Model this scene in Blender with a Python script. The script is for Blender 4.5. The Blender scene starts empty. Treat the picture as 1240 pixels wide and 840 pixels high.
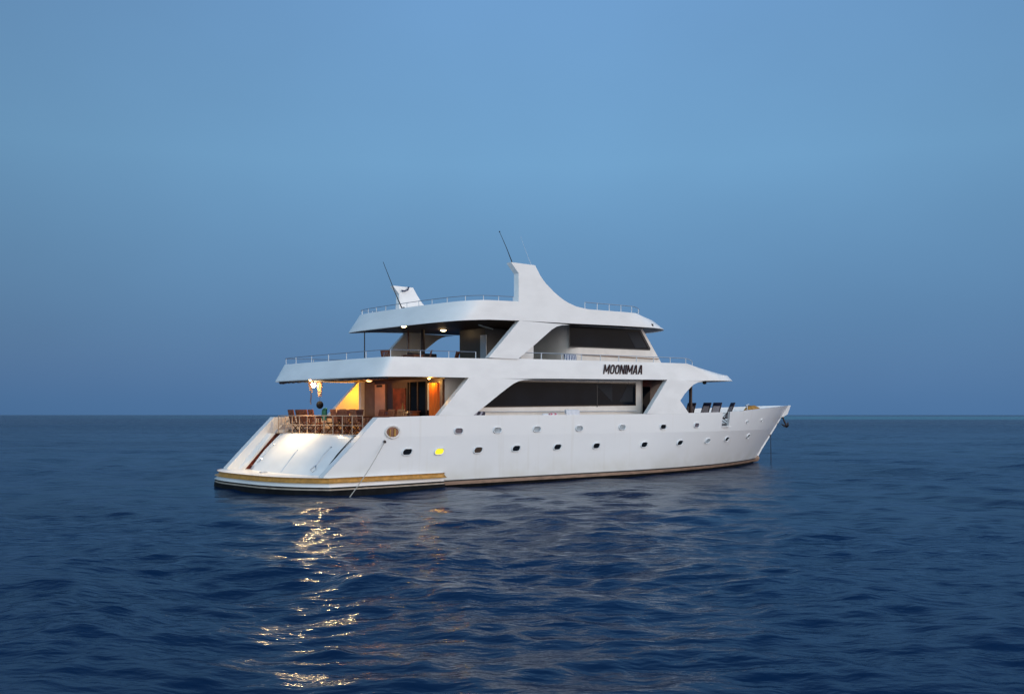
import bpy, bmesh, math, random
import numpy as np
from mathutils import Vector, Matrix
random.seed(7); rng = np.random.default_rng(77)
R = math.radians
scene = bpy.context.scene
COL = scene.collection

# ------------------------------------------------------------------ camera, sky, sun, exposure
cam_d = bpy.data.cameras.new('camera'); cam = bpy.data.objects.new('camera', cam_d); COL.objects.link(cam)
cam.location = (0, 0, 2.7); cam.rotation_euler = (R(90), 0, 0)
cam_d.sensor_width = 36; cam_d.lens = 1200 / 1240 * 36; cam_d.shift_y = 82 / 1240
cam_d.clip_start = .1; cam_d.clip_end = 30000
scene.camera = cam
scene.view_settings.view_transform = 'Standard'; scene.view_settings.look = 'None'
scene.view_settings.exposure = 0; scene.view_settings.gamma = 1
scene.render.engine = 'CYCLES'
scene.cycles.use_denoising = True; scene.cycles.max_bounces = 8; scene.cycles.sample_clamp_indirect = 12

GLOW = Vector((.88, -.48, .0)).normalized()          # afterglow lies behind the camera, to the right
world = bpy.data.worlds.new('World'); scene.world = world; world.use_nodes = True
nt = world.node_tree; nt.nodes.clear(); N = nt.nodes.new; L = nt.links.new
def math_node(nt, op, a, b=None, c=None):
    m = nt.nodes.new('ShaderNodeMath'); m.operation = op
    for i, v in enumerate((a, b, c)):
        if v is None: continue
        if isinstance(v, (int, float)): m.inputs[i].default_value = v
        else: nt.links.new(v, m.inputs[i])
    return m.outputs[0]
def ramp(nt, fac, stops, interp='EASE'):
    r = nt.nodes.new('ShaderNodeValToRGB'); cr = r.color_ramp; cr.interpolation = interp
    while len(cr.elements) < len(stops): cr.elements.new(.5)
    for e, (p, c) in zip(cr.elements, stops): e.position = p; e.color = (*c, 1)
    nt.links.new(fac, r.inputs[0]); return r.outputs[0]
tc = N('ShaderNodeTexCoord'); sep = N('ShaderNodeSeparateXYZ'); L(tc.outputs['Generated'], sep.inputs[0])
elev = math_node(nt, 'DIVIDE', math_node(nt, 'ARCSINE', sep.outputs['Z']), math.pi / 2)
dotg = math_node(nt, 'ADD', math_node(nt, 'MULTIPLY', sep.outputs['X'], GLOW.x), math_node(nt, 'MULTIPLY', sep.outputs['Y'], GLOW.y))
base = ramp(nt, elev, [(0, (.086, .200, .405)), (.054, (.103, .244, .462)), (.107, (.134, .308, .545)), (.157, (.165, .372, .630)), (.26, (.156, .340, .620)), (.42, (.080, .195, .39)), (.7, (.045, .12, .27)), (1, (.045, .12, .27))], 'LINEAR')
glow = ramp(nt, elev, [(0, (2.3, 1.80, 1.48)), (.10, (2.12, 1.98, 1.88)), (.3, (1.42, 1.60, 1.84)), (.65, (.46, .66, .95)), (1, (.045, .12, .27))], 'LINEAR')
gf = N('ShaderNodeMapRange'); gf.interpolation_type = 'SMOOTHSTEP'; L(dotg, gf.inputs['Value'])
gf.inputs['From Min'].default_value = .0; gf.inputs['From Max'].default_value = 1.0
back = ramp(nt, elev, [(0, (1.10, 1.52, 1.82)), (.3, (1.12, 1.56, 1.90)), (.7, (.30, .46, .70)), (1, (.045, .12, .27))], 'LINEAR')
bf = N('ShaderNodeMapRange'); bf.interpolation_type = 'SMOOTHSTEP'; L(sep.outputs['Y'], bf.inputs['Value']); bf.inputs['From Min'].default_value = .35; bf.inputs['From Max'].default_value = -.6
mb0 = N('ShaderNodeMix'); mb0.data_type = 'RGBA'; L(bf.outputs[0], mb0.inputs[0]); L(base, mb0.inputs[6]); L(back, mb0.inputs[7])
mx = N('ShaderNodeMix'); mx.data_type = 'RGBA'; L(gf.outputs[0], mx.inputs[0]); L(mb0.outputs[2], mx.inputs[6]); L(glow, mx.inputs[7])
# the left of the view is a little darker and greyer; very soft uneven haze layers
side = N('ShaderNodeMapRange'); side.interpolation_type = 'SMOOTHSTEP'; L(sep.outputs['X'], side.inputs['Value'])
side.inputs['From Min'].default_value = -.60; side.inputs['From Max'].default_value = .05
side.inputs['To Min'].default_value = .74; side.inputs['To Max'].default_value = 1.0
nz = N('ShaderNodeTexNoise'); nz.inputs['Scale'].default_value = 2.6; nz.inputs['Detail'].default_value = 4
mp = N('ShaderNodeMapping'); mp.inputs['Scale'].default_value = (1, 1, 1.6); L(tc.outputs['Generated'], mp.inputs[0]); L(mp.outputs[0], nz.inputs['Vector'])
nv = N('ShaderNodeMapRange'); L(nz.outputs[0], nv.inputs['Value']); nv.inputs['From Min'].default_value = .3; nv.inputs['From Max'].default_value = .7
nv.inputs['To Min'].default_value = .95; nv.inputs['To Max'].default_value = 1.04
sid2 = N('ShaderNodeMapRange'); sid2.interpolation_type = 'SMOOTHSTEP'; L(sep.outputs['X'], sid2.inputs['Value'])
sid2.inputs['From Min'].default_value = .05; sid2.inputs['From Max'].default_value = .55; sid2.inputs['To Min'].default_value = 1; sid2.inputs['To Max'].default_value = .86
mulf = math_node(nt, 'MULTIPLY', math_node(nt, 'MULTIPLY', side.outputs[0], nv.outputs[0]), sid2.outputs[0])
vs = N('ShaderNodeVectorMath'); vs.operation = 'SCALE'; L(mx.outputs[2], vs.inputs[0]); L(mulf, vs.inputs['Scale'])
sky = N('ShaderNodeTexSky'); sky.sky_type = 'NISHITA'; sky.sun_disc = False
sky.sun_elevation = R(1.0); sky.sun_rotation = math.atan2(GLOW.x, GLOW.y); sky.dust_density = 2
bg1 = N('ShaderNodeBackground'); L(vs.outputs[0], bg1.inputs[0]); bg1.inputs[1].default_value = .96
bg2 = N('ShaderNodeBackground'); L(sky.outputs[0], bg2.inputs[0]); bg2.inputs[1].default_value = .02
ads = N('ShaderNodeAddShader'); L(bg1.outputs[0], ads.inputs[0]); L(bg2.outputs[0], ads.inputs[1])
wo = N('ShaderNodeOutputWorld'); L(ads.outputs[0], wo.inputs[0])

sd = bpy.data.lights.new('afterglow', 'SUN'); sd.energy = .35; sd.angle = R(35); sd.color = (1, .86, .78)
so = bpy.data.objects.new('afterglow', sd); COL.objects.link(so)
so.rotation_euler = Vector((GLOW.x, GLOW.y, .22)).to_track_quat('Z', 'Y').to_euler()

# ------------------------------------------------------------------ materials
def mat(name, col, rough=.5, metal=0, emit=None, es=0, var=0, vscale=3, bump=0, bscale=40, coat=0, stretch=None, spec=.5):
    m = bpy.data.materials.new(name); m.use_nodes = True; t = m.node_tree; b = t.nodes['Principled BSDF']
    b.inputs['Base Color'].default_value = (*col, 1); b.inputs['Roughness'].default_value = rough
    b.inputs['Metallic'].default_value = metal; b.inputs['Coat Weight'].default_value = coat; b.inputs['Coat Roughness'].default_value = .08
    b.inputs['Specular IOR Level'].default_value = spec
    if emit: b.inputs['Emission Color'].default_value = (*emit, 1); b.inputs['Emission Strength'].default_value = es
    if var or bump:
        tcn = t.nodes.new('ShaderNodeTexCoord'); mpn = t.nodes.new('ShaderNodeMapping'); t.links.new(tcn.outputs['Object'], mpn.inputs[0])
        if stretch: mpn.inputs['Scale'].default_value = stretch
    if var:
        n = t.nodes.new('ShaderNodeTexNoise'); n.inputs['Scale'].default_value = vscale; n.inputs['Detail'].default_value = 5
        t.links.new(mpn.outputs[0], n.inputs['Vector'])
        lo = tuple(c * (1 - var) for c in col); hi = tuple(min(1, c * (1 + var * .5)) for c in col)
        t.links.new(ramp(t, n.outputs[0], [(.32, lo), (.68, hi)]), b.inputs['Base Color'])
    if bump:
        n = t.nodes.new('ShaderNodeTexNoise'); n.inputs['Scale'].default_value = bscale; n.inputs['Detail'].default_value = 3
        t.links.new(mpn.outputs[0], n.inputs['Vector']); bp = t.nodes.new('ShaderNodeBump'); bp.inputs['Strength'].default_value = bump
        bp.inputs['Distance'].default_value = .02; t.links.new(n.outputs[0], bp.inputs['Height']); t.links.new(bp.outputs[0], b.inputs['Normal'])
    return m
M = {}
M['white'] = mat('gelcoat', (.80, .80, .80), .32, var=.05, vscale=1.3, bump=.25, bscale=1.6, coat=.15, stretch=(.6, .6, 1.4))
M['cream'] = mat('cream_paint', (.78, .73, .68), .4, var=.06, vscale=2)
M['teakdeck'] = mat('teak_deck', (.23, .13, .065), .6, var=.3, vscale=9, stretch=(.4, 6, 1))
M['wood'] = mat('varnished_wood', (.20, .060, .022), .3, var=.45, vscale=5, stretch=(1, 1, .25), coat=.4)
M['redwood'] = mat('red_wood', (.16, .030, .016), .35, var=.4, vscale=5, stretch=(1, 1, .25), coat=.3)
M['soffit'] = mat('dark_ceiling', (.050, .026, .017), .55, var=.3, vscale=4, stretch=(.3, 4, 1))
M['chair'] = mat('chair_teak', (.17, .047, .018), .5, var=.35, vscale=14)
M['chairdark'] = mat('chair_dark', (.050, .022, .018), .5, var=.3, vscale=14)
M['sling'] = mat('sling_cloth', (.62, .52, .54), .8, var=.1, vscale=30)
M['navy'] = mat('navy_cloth', (.02, .025, .07), .8, var=.1, vscale=30)
M['glass'] = mat('tinted_glass', (.006, .009, .015), .07, var=.3, vscale=.6, spec=.25); M['glass'].node_tree.nodes['Principled BSDF'].inputs['IOR'].default_value = 1.2
M['black'] = mat('black_rubber', (.012, .012, .014), .5, var=.2)
M['brownglass'] = mat('brown_glass', (.045, .022, .012), .15, var=.4, vscale=6)
M['greyglass'] = mat('curtained_glass', (.34, .39, .43), .2, var=.2, vscale=5)
M['pinkglass'] = mat('plum_glass', (.12, .10, .13), .2, var=.2, vscale=5)
M['steel'] = mat('stainless', (.55, .57, .60), .28, metal=.9)
M['railgrey'] = mat('painted_rail', (.62, .64, .68), .4)
M['darkrail'] = mat('weathered_rail', (.16, .19, .25), .45)
M['gold'] = mat('ochre_fender', (.50, .26, .055), .45, var=.25, vscale=6)
M['stripe'] = mat('brown_stripe', (.30, .19, .13), .5, var=.3, vscale=4, stretch=(.5, 1, 3))
M['trimtan'] = mat('weathered_trim', (.50, .43, .36), .5, var=.2, vscale=3)
M['anti'] = mat('antifouling', (.010, .010, .011), .8, var=.4, vscale=3, spec=.08)
M['matt'] = mat('matt_black', (.008, .009, .012), .9, var=.2, spec=.05)
M['letter'] = mat('letter_maroon', (.030, .008, .010), .6, spec=.2)
M['rope'] = mat('rope', (.42, .40, .36), .9, var=.2, vscale=60)
M['rust'] = mat('dark_iron', (.040, .022, .020), .7, var=.4, vscale=12)
M['curtain'] = mat('orange_curtain', (.75, .17, .012), .7, var=.2, vscale=8, stretch=(8, 8, .3))
M['pinkpanel'] = mat('pink_panel', (.50, .31, .23), .5, var=.08)
M['tan'] = mat('tan_panel', (.20, .115, .07), .5, var=.15)
M['darkpanel'] = mat('dark_panel', (.034, .018, .013), .35, var=.2)
M['art'] = mat('red_fabric', (.22, .036, .012), .7, var=.5, vscale=3)
M['bulb'] = mat('lamp_bulb', (1, .9, .7), .5, emit=(1, .66, .30), es=680)
M['bulb2'] = mat('lit_dome', (1, .9, .7), .5, emit=(1, .70, .36), es=16)
M['dimwarm'] = mat('downlight_dim', (1, .8, .5), .5, emit=(1, .58, .28), es=1.6)
M['warm'] = mat('downlight_amber', (1, .8, .5), .5, emit=(1, .50, .14), es=30)
M['tube'] = mat('tube_off', (.62, .72, .74), .4)
M['litport'] = mat('lit_porthole', (.3, .2, .01), .4, emit=(1, .86, .015), es=1.0)
M['shell'] = mat('shell', (.26, .14, .035), .5, var=.3, vscale=30)
M['green'] = mat('green_towel', (.02, .13, .085), .9, var=.3, vscale=12)
M['fascgrey'] = mat('grey_panel', (.065, .065, .068), .4, var=.1)
M['steelsheet'] = mat('brushed_sheet', (.50, .56, .62), .35, metal=.6)
M['canvas'] = mat('rolled_canvas', (.030, .032, .045), .85, var=.3, vscale=9)
M['bowgold'] = mat('ochre_canvas', (.42, .20, .03), .8, var=.35, vscale=7)
def stripes(name, c1, c2, scale, axis):
    m = mat(name, c1, .9); t = m.node_tree; b = t.nodes['Principled BSDF']
    w = t.nodes.new('ShaderNodeTexWave'); w.bands_direction = axis; w.inputs['Scale'].default_value = scale; w.inputs['Distortion'].default_value = .6
    tcn = t.nodes.new('ShaderNodeTexCoord'); t.links.new(tcn.outputs['Object'], w.inputs['Vector'])
    t.links.new(ramp(t, w.outputs[0], [(.42, c1), (.58, c2)]), b.inputs['Base Color']); return m
M['striped'] = stripes('blue_striped_towel', (.03, .06, .16), (.60, .63, .68), 3.4, 'X')
M['whitecloth'] = mat('white_cloth', (.72, .73, .78), .9, var=.06, vscale=9)
M['pinkcloth'] = stripes('pink_print', (.70, .66, .70), (.55, .10, .16), 2.6, 'DIAGONAL')
M['darkcloth'] = stripes('dark_print', (.035, .03, .05), (.38, .38, .45), 2.2, 'DIAGONAL')

def hull_material():
    m = mat('hull_gelcoat', (.80, .80, .80), .26, bump=.3, bscale=1.3, coat=.35, stretch=(.6, .6, 1.6)); t = m.node_tree; b = t.nodes['Principled BSDF']
    tcn = t.nodes.new('ShaderNodeTexCoord'); sp = t.nodes.new('ShaderNodeSeparateXYZ'); t.links.new(tcn.outputs['Object'], sp.inputs[0])
    def nz(sc, st, lo, hi, det=5):
        mpn = t.nodes.new('ShaderNodeMapping'); mpn.inputs['Scale'].default_value = st; t.links.new(tcn.outputs['Object'], mpn.inputs[0])
        n = t.nodes.new('ShaderNodeTexNoise'); n.inputs['Scale'].default_value = sc; n.inputs['Detail'].default_value = det; t.links.new(mpn.outputs[0], n.inputs['Vector'])
        r = t.nodes.new('ShaderNodeMapRange'); t.links.new(n.outputs[0], r.inputs['Value']); r.inputs['From Min'].default_value = lo; r.inputs['From Max'].default_value = hi; return r.outputs[0]
    def mixc(f, a, c):
        x = t.nodes.new('ShaderNodeMix'); x.data_type = 'RGBA'; t.links.new(f, x.inputs[0])
        if isinstance(a, tuple): x.inputs[6].default_value = (*a, 1)
        else: t.links.new(a, x.inputs[6])
        x.inputs[7].default_value = (*c, 1); return x.outputs[2]
    low = t.nodes.new('ShaderNodeMapRange'); t.links.new(sp.outputs['Z'], low.inputs['Value']); low.inputs['From Min'].default_value = 1.0; low.inputs['From Max'].default_value = .05; low.inputs['To Max'].default_value = .75
    scum = math_node(t, 'MULTIPLY', low.outputs[0], nz(.9, (1, 1, 1.5), .25, .7))
    streak = math_node(t, 'MULTIPLY', nz(1.0, (3.2, 3.2, .16), .60, .80), .26)
    c = mixc(math_node(t, 'MULTIPLY', nz(.35, (1, 1, 1), .35, .7), .5), (.80, .80, .80), (.74, .745, .76))
    c = mixc(scum, c, (.62, .60, .53)); c = mixc(streak, c, (.56, .50, .40)); t.links.new(c, b.inputs['Base Color']); return m
M['hull'] = hull_material()
# ------------------------------------------------------------------ mesh helpers
TH = R(41); CEN = Vector((-9.68105, 39.04525, 0))
def Pt(s, t, z): return Vector((s, -t, z))          # boat axes: s forward, t to starboard, z up (0 = the photograph's stripe line)
YM = Matrix.Translation(CEN) @ Matrix.Rotation(TH, 4, 'Z')
def W(s, t, z): return YM @ Pt(s, t, z)
SEA = -.22

class MB:
    def __init__(s): s.v = []; s.f = []; s.m = []; s.sm = []
    def add(s, v, f, mi=0, smooth=False):
        o = len(s.v); s.v += [tuple(x) for x in v]; s.f += [tuple(i + o for i in q) for q in f]; s.m += [mi] * len(f); s.sm += [smooth] * len(f); return s
    def box(s, x0, x1, y0, y1, z0, z1, mi=0, rot=None, bev=0):
        bm = bmesh.new(); bmesh.ops.create_cube(bm, size=1)
        for v in bm.verts: v.co = Vector(((x0 + x1) / 2 + v.co.x * abs(x1 - x0), (y0 + y1) / 2 + v.co.y * abs(y1 - y0), (z0 + z1) / 2 + v.co.z * abs(z1 - z0)))
        if bev: bmesh.ops.bevel(bm, geom=bm.edges[:], offset=bev, segments=2, affect='EDGES', profile=.5)
        if rot is not None: bmesh.ops.transform(bm, matrix=rot, verts=bm.verts)
        bm.verts.index_update(); s.add([v.co for v in bm.verts], [[v.index for v in f.verts] for f in bm.faces], mi); bm.free(); return s
    def tube(s, pts, r, n=8, mi=0, cap=True):
        pts = [Vector(p) for p in pts]; rs = r if isinstance(r, (list, tuple)) else [r] * len(pts); vs = []; up = None
        for i, p in enumerate(pts):
            d = (pts[min(i + 1, len(pts) - 1)] - pts[max(i - 1, 0)]).normalized()
            if up is None: up = Vector((0, 0, 1)) if abs(d.z) < .9 else Vector((1, 0, 0))
            a = d.cross(up).normalized(); b = a.cross(d).normalized(); up = b
            vs += [p + rs[i] * (a * math.cos(2 * math.pi * k / n) + b * math.sin(2 * math.pi * k / n)) for k in range(n)]
        fs = [(i * n + k, i * n + (k + 1) % n, (i + 1) * n + (k + 1) % n, (i + 1) * n + k) for i in range(len(pts) - 1) for k in range(n)]
        if cap: fs += [tuple(range(n))[::-1], tuple((len(pts) - 1) * n + k for k in range(n))]
        return s.add(vs, fs, mi, True)
    def sphere(s, c, r, sc=(1, 1, 1), mi=0):
        bm = bmesh.new(); bmesh.ops.create_uvsphere(bm, u_segments=14, v_segments=9, radius=r)
        for v in bm.verts: v.co = Vector((v.co.x * sc[0], v.co.y * sc[1], v.co.z * sc[2])) + Vector(c)
        bm.verts.index_update(); s.add([v.co for v in bm.verts], [[v.index for v in f.verts] for f in bm.faces], mi, True); bm.free(); return s
    def grid(s, rows, mi=0, smooth=True, thick=None):
        """rows of points; thick = a function (point) -> inner point, closes the sheet into a solid"""
        a = len(rows); b = len(rows[0])
        V = [Vector(p) for r in rows for p in r]
        F = [(i * b + j, i * b + j + 1, (i + 1) * b + j + 1, (i + 1) * b + j) for i in range(a - 1) for j in range(b - 1)]
        if thick is None: return s.add(V, F, mi, smooth)
        V2 = [thick(p) for p in V]; n = a * b
        s.add(V, F, mi, smooth); s.add(V2, [tuple(q[::-1]) for q in F], mi, smooth)
        rim = [j for j in range(b)] + [i * b + b - 1 for i in range(1, a)] + [(a - 1) * b + j for j in range(b - 2, -1, -1)] + [i * b for i in range(a - 2, 0, -1)]
        RV = [V[i] for i in rim] + [V2[i] for i in rim]; k = len(rim)
        s.add(RV, [(i, (i + 1) % k, k + (i + 1) % k, k + i) for i in range(k)], mi, False); return s
    def build(s, name, m, parent=None, bevel=0, fix=True):
        me = bpy.data.meshes.new(name); me.from_pydata(s.v, [], s.f)
        for k in (m if isinstance(m, (list, tuple)) else [m]): me.materials.append(M[k] if isinstance(k, str) else k)
        me.polygons.foreach_set('material_index', s.m); me.polygons.foreach_set('use_smooth', s.sm)
        if fix:
            bm = bmesh.new(); bm.from_mesh(me); bmesh.ops.remove_doubles(bm, verts=bm.verts, dist=.0004); bmesh.ops.recalc_face_normals(bm, faces=bm.faces); bm.to_mesh(me); bm.free()
        try: me.set_sharp_from_angle(angle=R(32))
        except Exception: pass
        me.update(); o = bpy.data.objects.new(name, me); COL.objects.link(o)
        if parent is not None: o.parent = parent
        if bevel:
            b = o.modifiers.new('soft_edge', 'BEVEL'); b.width = bevel; b.segments = 2; b.limit_method = 'ANGLE'; b.angle_limit = R(40)
        return o
def tag(o, label=None, cat=None, group=None, kind=None):
    if label: o['label'] = label
    if cat: o['category'] = cat
    if group: o['group'] = group
    if kind: o['kind'] = kind
    return o
def empty(name, loc=(0, 0, 0), rz=0):
    o = bpy.data.objects.new(name, None); COL.objects.link(o); o.location = loc; o.rotation_euler = (0, 0, rz); o.empty_display_size = .2; return o
def lerp(a, b, u): return a + (b - a) * u
def interp(x, tab):
    return float(np.interp(x, [p[0] for p in tab], [p[1] for p in tab]))
def lin(a, b, n): return [a + (b - a) * i / (n - 1) for i in range(n)]

# ------------------------------------------------------------------ sea
def build_sea():
    def rings():
        r = [4.0]
        while r[-1] < 14000: r.append(r[-1] * (1.0046 if r[-1] < 150 else 1.012))
        return np.array(r)
    rr = rings(); fine = np.linspace(-36, 36, 620); ang = np.concatenate([np.linspace(-180, -37, 60)[:-1], fine, np.linspace(37, 180, 60)[1:]])
    A, Rr = np.meshgrid(np.radians(ang), rr); X = Rr * np.sin(A); Y = Rr * np.cos(A); Z = np.zeros_like(X)
    dr = np.gradient(rr)[:, None]
    dx = np.zeros_like(X); dy = np.zeros_like(X)
    n = 130; lam = np.exp(rng.uniform(math.log(.5), math.log(11), n)); main = R(252)
    for k in range(n):
        spread = .95 if lam[k] < 3 else .5
        th = main + rng.normal(0, spread) + (R(-38) if k % 3 == 0 else 0); kx, ky = 2 * math.pi / lam[k] * math.cos(th), 2 * math.pi / lam[k] * math.sin(th)
        amp = .0034 * lam[k] ** .86 * (1.0 if lam[k] < 2.5 else (.8 if lam[k] < 6 else .8 * (6 / lam[k]) ** 1.0)) * rng.uniform(.6, 1.4)
        att = np.clip((lam[k] / dr - 3.0) / 4.0, 0, 1)
        ph = kx * X + ky * Y + rng.uniform(0, 6.28)
        Z += amp * att * np.cos(ph); q = .75 * amp * att * np.sin(ph); dx -= math.cos(th) * q; dy -= math.sin(th) * q
    # patches of stronger and weaker chop
    patch = .82 + .22 * np.sin(X * .11 + 1.3 + .6 * np.sin(Y * .07)) * np.sin(Y * .083 + .4 * np.sin(X * .09))
    # a calm lee right beside the hull
    sx = (X - CEN.x) * math.cos(TH) + (Y - CEN.y) * math.sin(TH); tx = (X - CEN.x) * math.sin(TH) - (Y - CEN.y) * math.cos(TH)
    dist = np.hypot(np.maximum(0, np.abs(sx - 16) - 17), np.maximum(0, np.abs(tx) - 3.5))
    lee = .45 + .55 * np.clip(dist / 7, 0, 1)
    Z *= patch * lee; X += dx * patch * lee; Y += dy * patch * lee
    nr, na = Z.shape
    co = np.stack([X, Y, Z + SEA], -1).reshape(-1, 3).astype(np.float32)
    i, j = np.meshgrid(np.arange(nr - 1), np.arange(na), indexing='ij'); j2 = (j + 1) % na
    q = np.stack([i * na + j, i * na + j2, (i + 1) * na + j2, (i + 1) * na + j], -1).reshape(-1, 4)
    me = bpy.data.meshes.new('sea'); nv = len(co) + 1; nf = len(q)
    co = np.vstack([co, [[0, 0, SEA]]]).astype(np.float32)
    capf = np.stack([np.full(na, nv - 1), (np.arange(na) + 1) % na, np.arange(na)], -1)
    me.vertices.add(nv); me.vertices.foreach_set('co', co.ravel())
    me.loops.add(nf * 4 + na * 3); me.loops.foreach_set('vertex_index', np.concatenate([q.ravel(), capf.ravel()]).astype(np.int32))
    me.polygons.add(nf + na); me.polygons.foreach_set('loop_start', np.concatenate([np.arange(nf) * 4, nf * 4 + np.arange(na) * 3]).astype(np.int32))
    me.polygons.foreach_set('use_smooth', np.ones(nf + na, bool)); me.update(calc_edges=True); me.validate()
    o = bpy.data.objects.new('sea', me); COL.objects.link(o)
    if me.polygons[0].normal.z < 0: me.flip_normals()
    m = bpy.data.materials.new('sea_water'); m.use_nodes = True; t = m.node_tree; b = t.nodes['Principled BSDF']
    b.inputs['IOR'].default_value = 1.333
    g = t.nodes.new('ShaderNodeNewGeometry'); sp = t.nodes.new('ShaderNodeSeparateXYZ'); t.links.new(g.outputs['Position'], sp.inputs[0])
    # pale shallows over the reef, a band far out, wider to the right
    yv = math_node(t, 'ADD', sp.outputs['Y'], math_node(t, 'MULTIPLY', sp.outputs['X'], .25))
    band = ramp(t, math_node(t, 'DIVIDE', yv, 4000), [(0, (0, 0, 0)), (.150, (0, 0, 0)), (.185, (1, 1, 1)), (.40, (1, 1, 1)), (.62, (0, 0, 0)), (1, (0, 0, 0))], 'LINEAR')
    rightw = t.nodes.new('ShaderNodeMapRange'); t.links.new(math_node(t, 'DIVIDE', sp.outputs['X'], sp.outputs['Y']), rightw.inputs['Value'])
    rightw.inputs['From Min'].default_value = -.50; rightw.inputs['From Max'].default_value = .25; rightw.inputs['To Min'].default_value = 0.02; rightw.inputs['To Max'].default_value = 1
    bw = math_node(t, 'MULTIPLY', band, rightw.outputs[0])
    n0 = t.nodes.new('ShaderNodeTexNoise'); n0.inputs['Scale'].default_value = .05; n0.inputs['Detail'].default_value = 4; t.links.new(g.outputs['Position'], n0.inputs['Vector'])
    deep = ramp(t, n0.outputs[0], [(.3, (.0020, .015, .050)), (.7, (.0035, .024, .074))])
    mxw = t.nodes.new('ShaderNodeMix'); mxw.data_type = 'RGBA'; t.links.new(bw, mxw.inputs[0]); t.links.new(deep, mxw.inputs[6]); mxw.inputs[7].default_value = (.035, .145, .19, 1)
    t.links.new(mxw.outputs[2], b.inputs['Base Color'])
    ln = t.nodes.new('ShaderNodeVectorMath'); ln.operation = 'LENGTH'; t.links.new(g.outputs['Position'], ln.inputs[0])
    rg = t.nodes.new('ShaderNodeMapRange'); t.links.new(ln.outputs['Value'], rg.inputs['Value']); rg.inputs['From Min'].default_value = 25; rg.inputs['From Max'].default_value = 400
    rg.inputs['To Min'].default_value = .10; rg.inputs['To Max'].default_value = .30; t.links.new(rg.outputs[0], b.inputs['Roughness'])
    def noise(scale, rot, st, detail=3):
        mpn = t.nodes.new('ShaderNodeMapping'); mpn.inputs['Rotation'].default_value = (0, 0, rot); mpn.inputs['Scale'].default_value = (scale * st, scale, scale)
        t.links.new(g.outputs['Position'], mpn.inputs[0]); nn = t.nodes.new('ShaderNodeTexNoise'); nn.inputs['Scale'].default_value = 1; nn.inputs['Detail'].default_value = detail
        t.links.new(mpn.outputs[0], nn.inputs['Vector']); return nn.outputs[0]
    h = math_node(t, 'ADD', math_node(t, 'MULTIPLY', noise(1.5, R(-14), .45), .13), math_node(t, 'MULTIPLY', noise(5.5, R(12), .5), .044))
    wind = ramp(t, noise(.055, R(-20), .4, 3), [(.36, (.35, .35, .35)), (.64, (1.25, 1.25, 1.25))])
    h = math_node(t, 'MULTIPLY', h, wind)

    far = math_node(t, 'MULTIPLY', noise(.40, R(-8), .5, 4), 1.5)
    fw = t.nodes.new('ShaderNodeMapRange'); t.links.new(ln.outputs['Value'], fw.inputs['Value']); fw.inputs['From Min'].default_value = 40; fw.inputs['From Max'].default_value = 260
    h = math_node(t, 'ADD', h, math_node(t, 'MULTIPLY', far, fw.outputs[0]))
    bp = t.nodes.new('ShaderNodeBump'); bp.inputs['Strength'].default_value = .75; bp.inputs['Distance'].default_value = 1.0; t.links.new(h, bp.inputs['Height']); t.links.new(bp.outputs[0], b.inputs['Normal'])
    t.nodes.remove(b); df = t.nodes.new('ShaderNodeBsdfDiffuse'); t.links.new(mxw.outputs[2], df.inputs['Color'])
    gl = t.nodes.new('ShaderNodeBsdfGlossy'); gl.distribution = 'GGX'; gl.inputs['Color'].default_value = (.86, .95, 1, 1); t.links.new(rg.outputs[0], gl.inputs['Roughness']); t.links.new(bp.outputs[0], gl.inputs['Normal'])
    fr = t.nodes.new('ShaderNodeFresnel'); fr.inputs['IOR'].default_value = 1.333; t.links.new(bp.outputs[0], fr.inputs['Normal'])
    ms = t.nodes.new('ShaderNodeMixShader'); t.links.new(math_node(t, 'MULTIPLY', fr.outputs[0], .60), ms.inputs[0]); t.links.new(df.outputs[0], ms.inputs[1]); t.links.new(gl.outputs[0], ms.inputs[2])
    t.links.new(ms.outputs[0], t.nodes['Material Output'].inputs['Surface'])
    me.materials.append(m); tag(o, 'dark blue rippled open sea reaching the horizon', 'sea', kind='structure')
build_sea()

# ------------------------------------------------------------------ the yacht
yacht = empty('yacht', CEN, TH)
tag(yacht, 'large white three deck motor yacht lying at anchor with its aft deck lamps lit', 'yacht')

ZTOP = [(0, 2.60), (2.4, 2.60), (5.2, 2.67), (13, 2.70), (17.6, 2.74), (21, 2.79), (24, 2.84), (26, 2.90), (30, 3.09), (34.5, 3.25), (36.4, 3.29)]
STEM = [(-1.2, 30.8), (-.15, 32.3), (.0, 32.5), (.6, 33.05), (1.42, 33.95), (2.4, 35.0), (3.3, 36.1)]
def s_aft(z): return interp(z, [(-1.2, .4), (.2, .12), (.43, .12), (2.60, 2.40)])
def Thull(s, z):
    st = interp(z, STEM); zz = min(max(z, -1.2), 1.85)
    if z >= 1.85: s1 = 18.5 + .5 * min((z - 1.85) / .8, 1); p = 2.1; w = 4.3
    else: u = (zz + 1.2) / 3.05; s1 = lerp(12.0, 18.5, u ** .8); p = lerp(2.0, 2.1, u); w = 4.3 - .035 * (1.85 - zz) - (.5 * max(0, -.2 - zz))
    if s <= s1: return w - .10 * max(0, (3 - s) / 3) ** 2
    return w * max(0.0, 1 - min((s - s1) / (st - s1), 1) ** p)
def deckT(s): return Thull(s, 2.6)
def thick_in(d, d_aft=None):
    def f(p):
        dd = d if (d_aft is None or p.x > 3.2) else lerp(d_aft, d, max(0, (p.x - 2.6) / .6)); sg = 1 if p.y > 0 else -1
        return Vector((p.x - (.25 if p.x > 34 else 0), sg * max(.001, abs(p.y) - dd), p.z))
    return f
STN = [0, .4, .8, 1.2, 1.6, 2.0, 2.4, 2.7, 3.0] + lin(3.6, 18, 25) + lin(18.6, 23.4, 9) + [24.0, 24.8] + lin(25.4, 30, 9) + lin(30.4, 36.0, 16)
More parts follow.
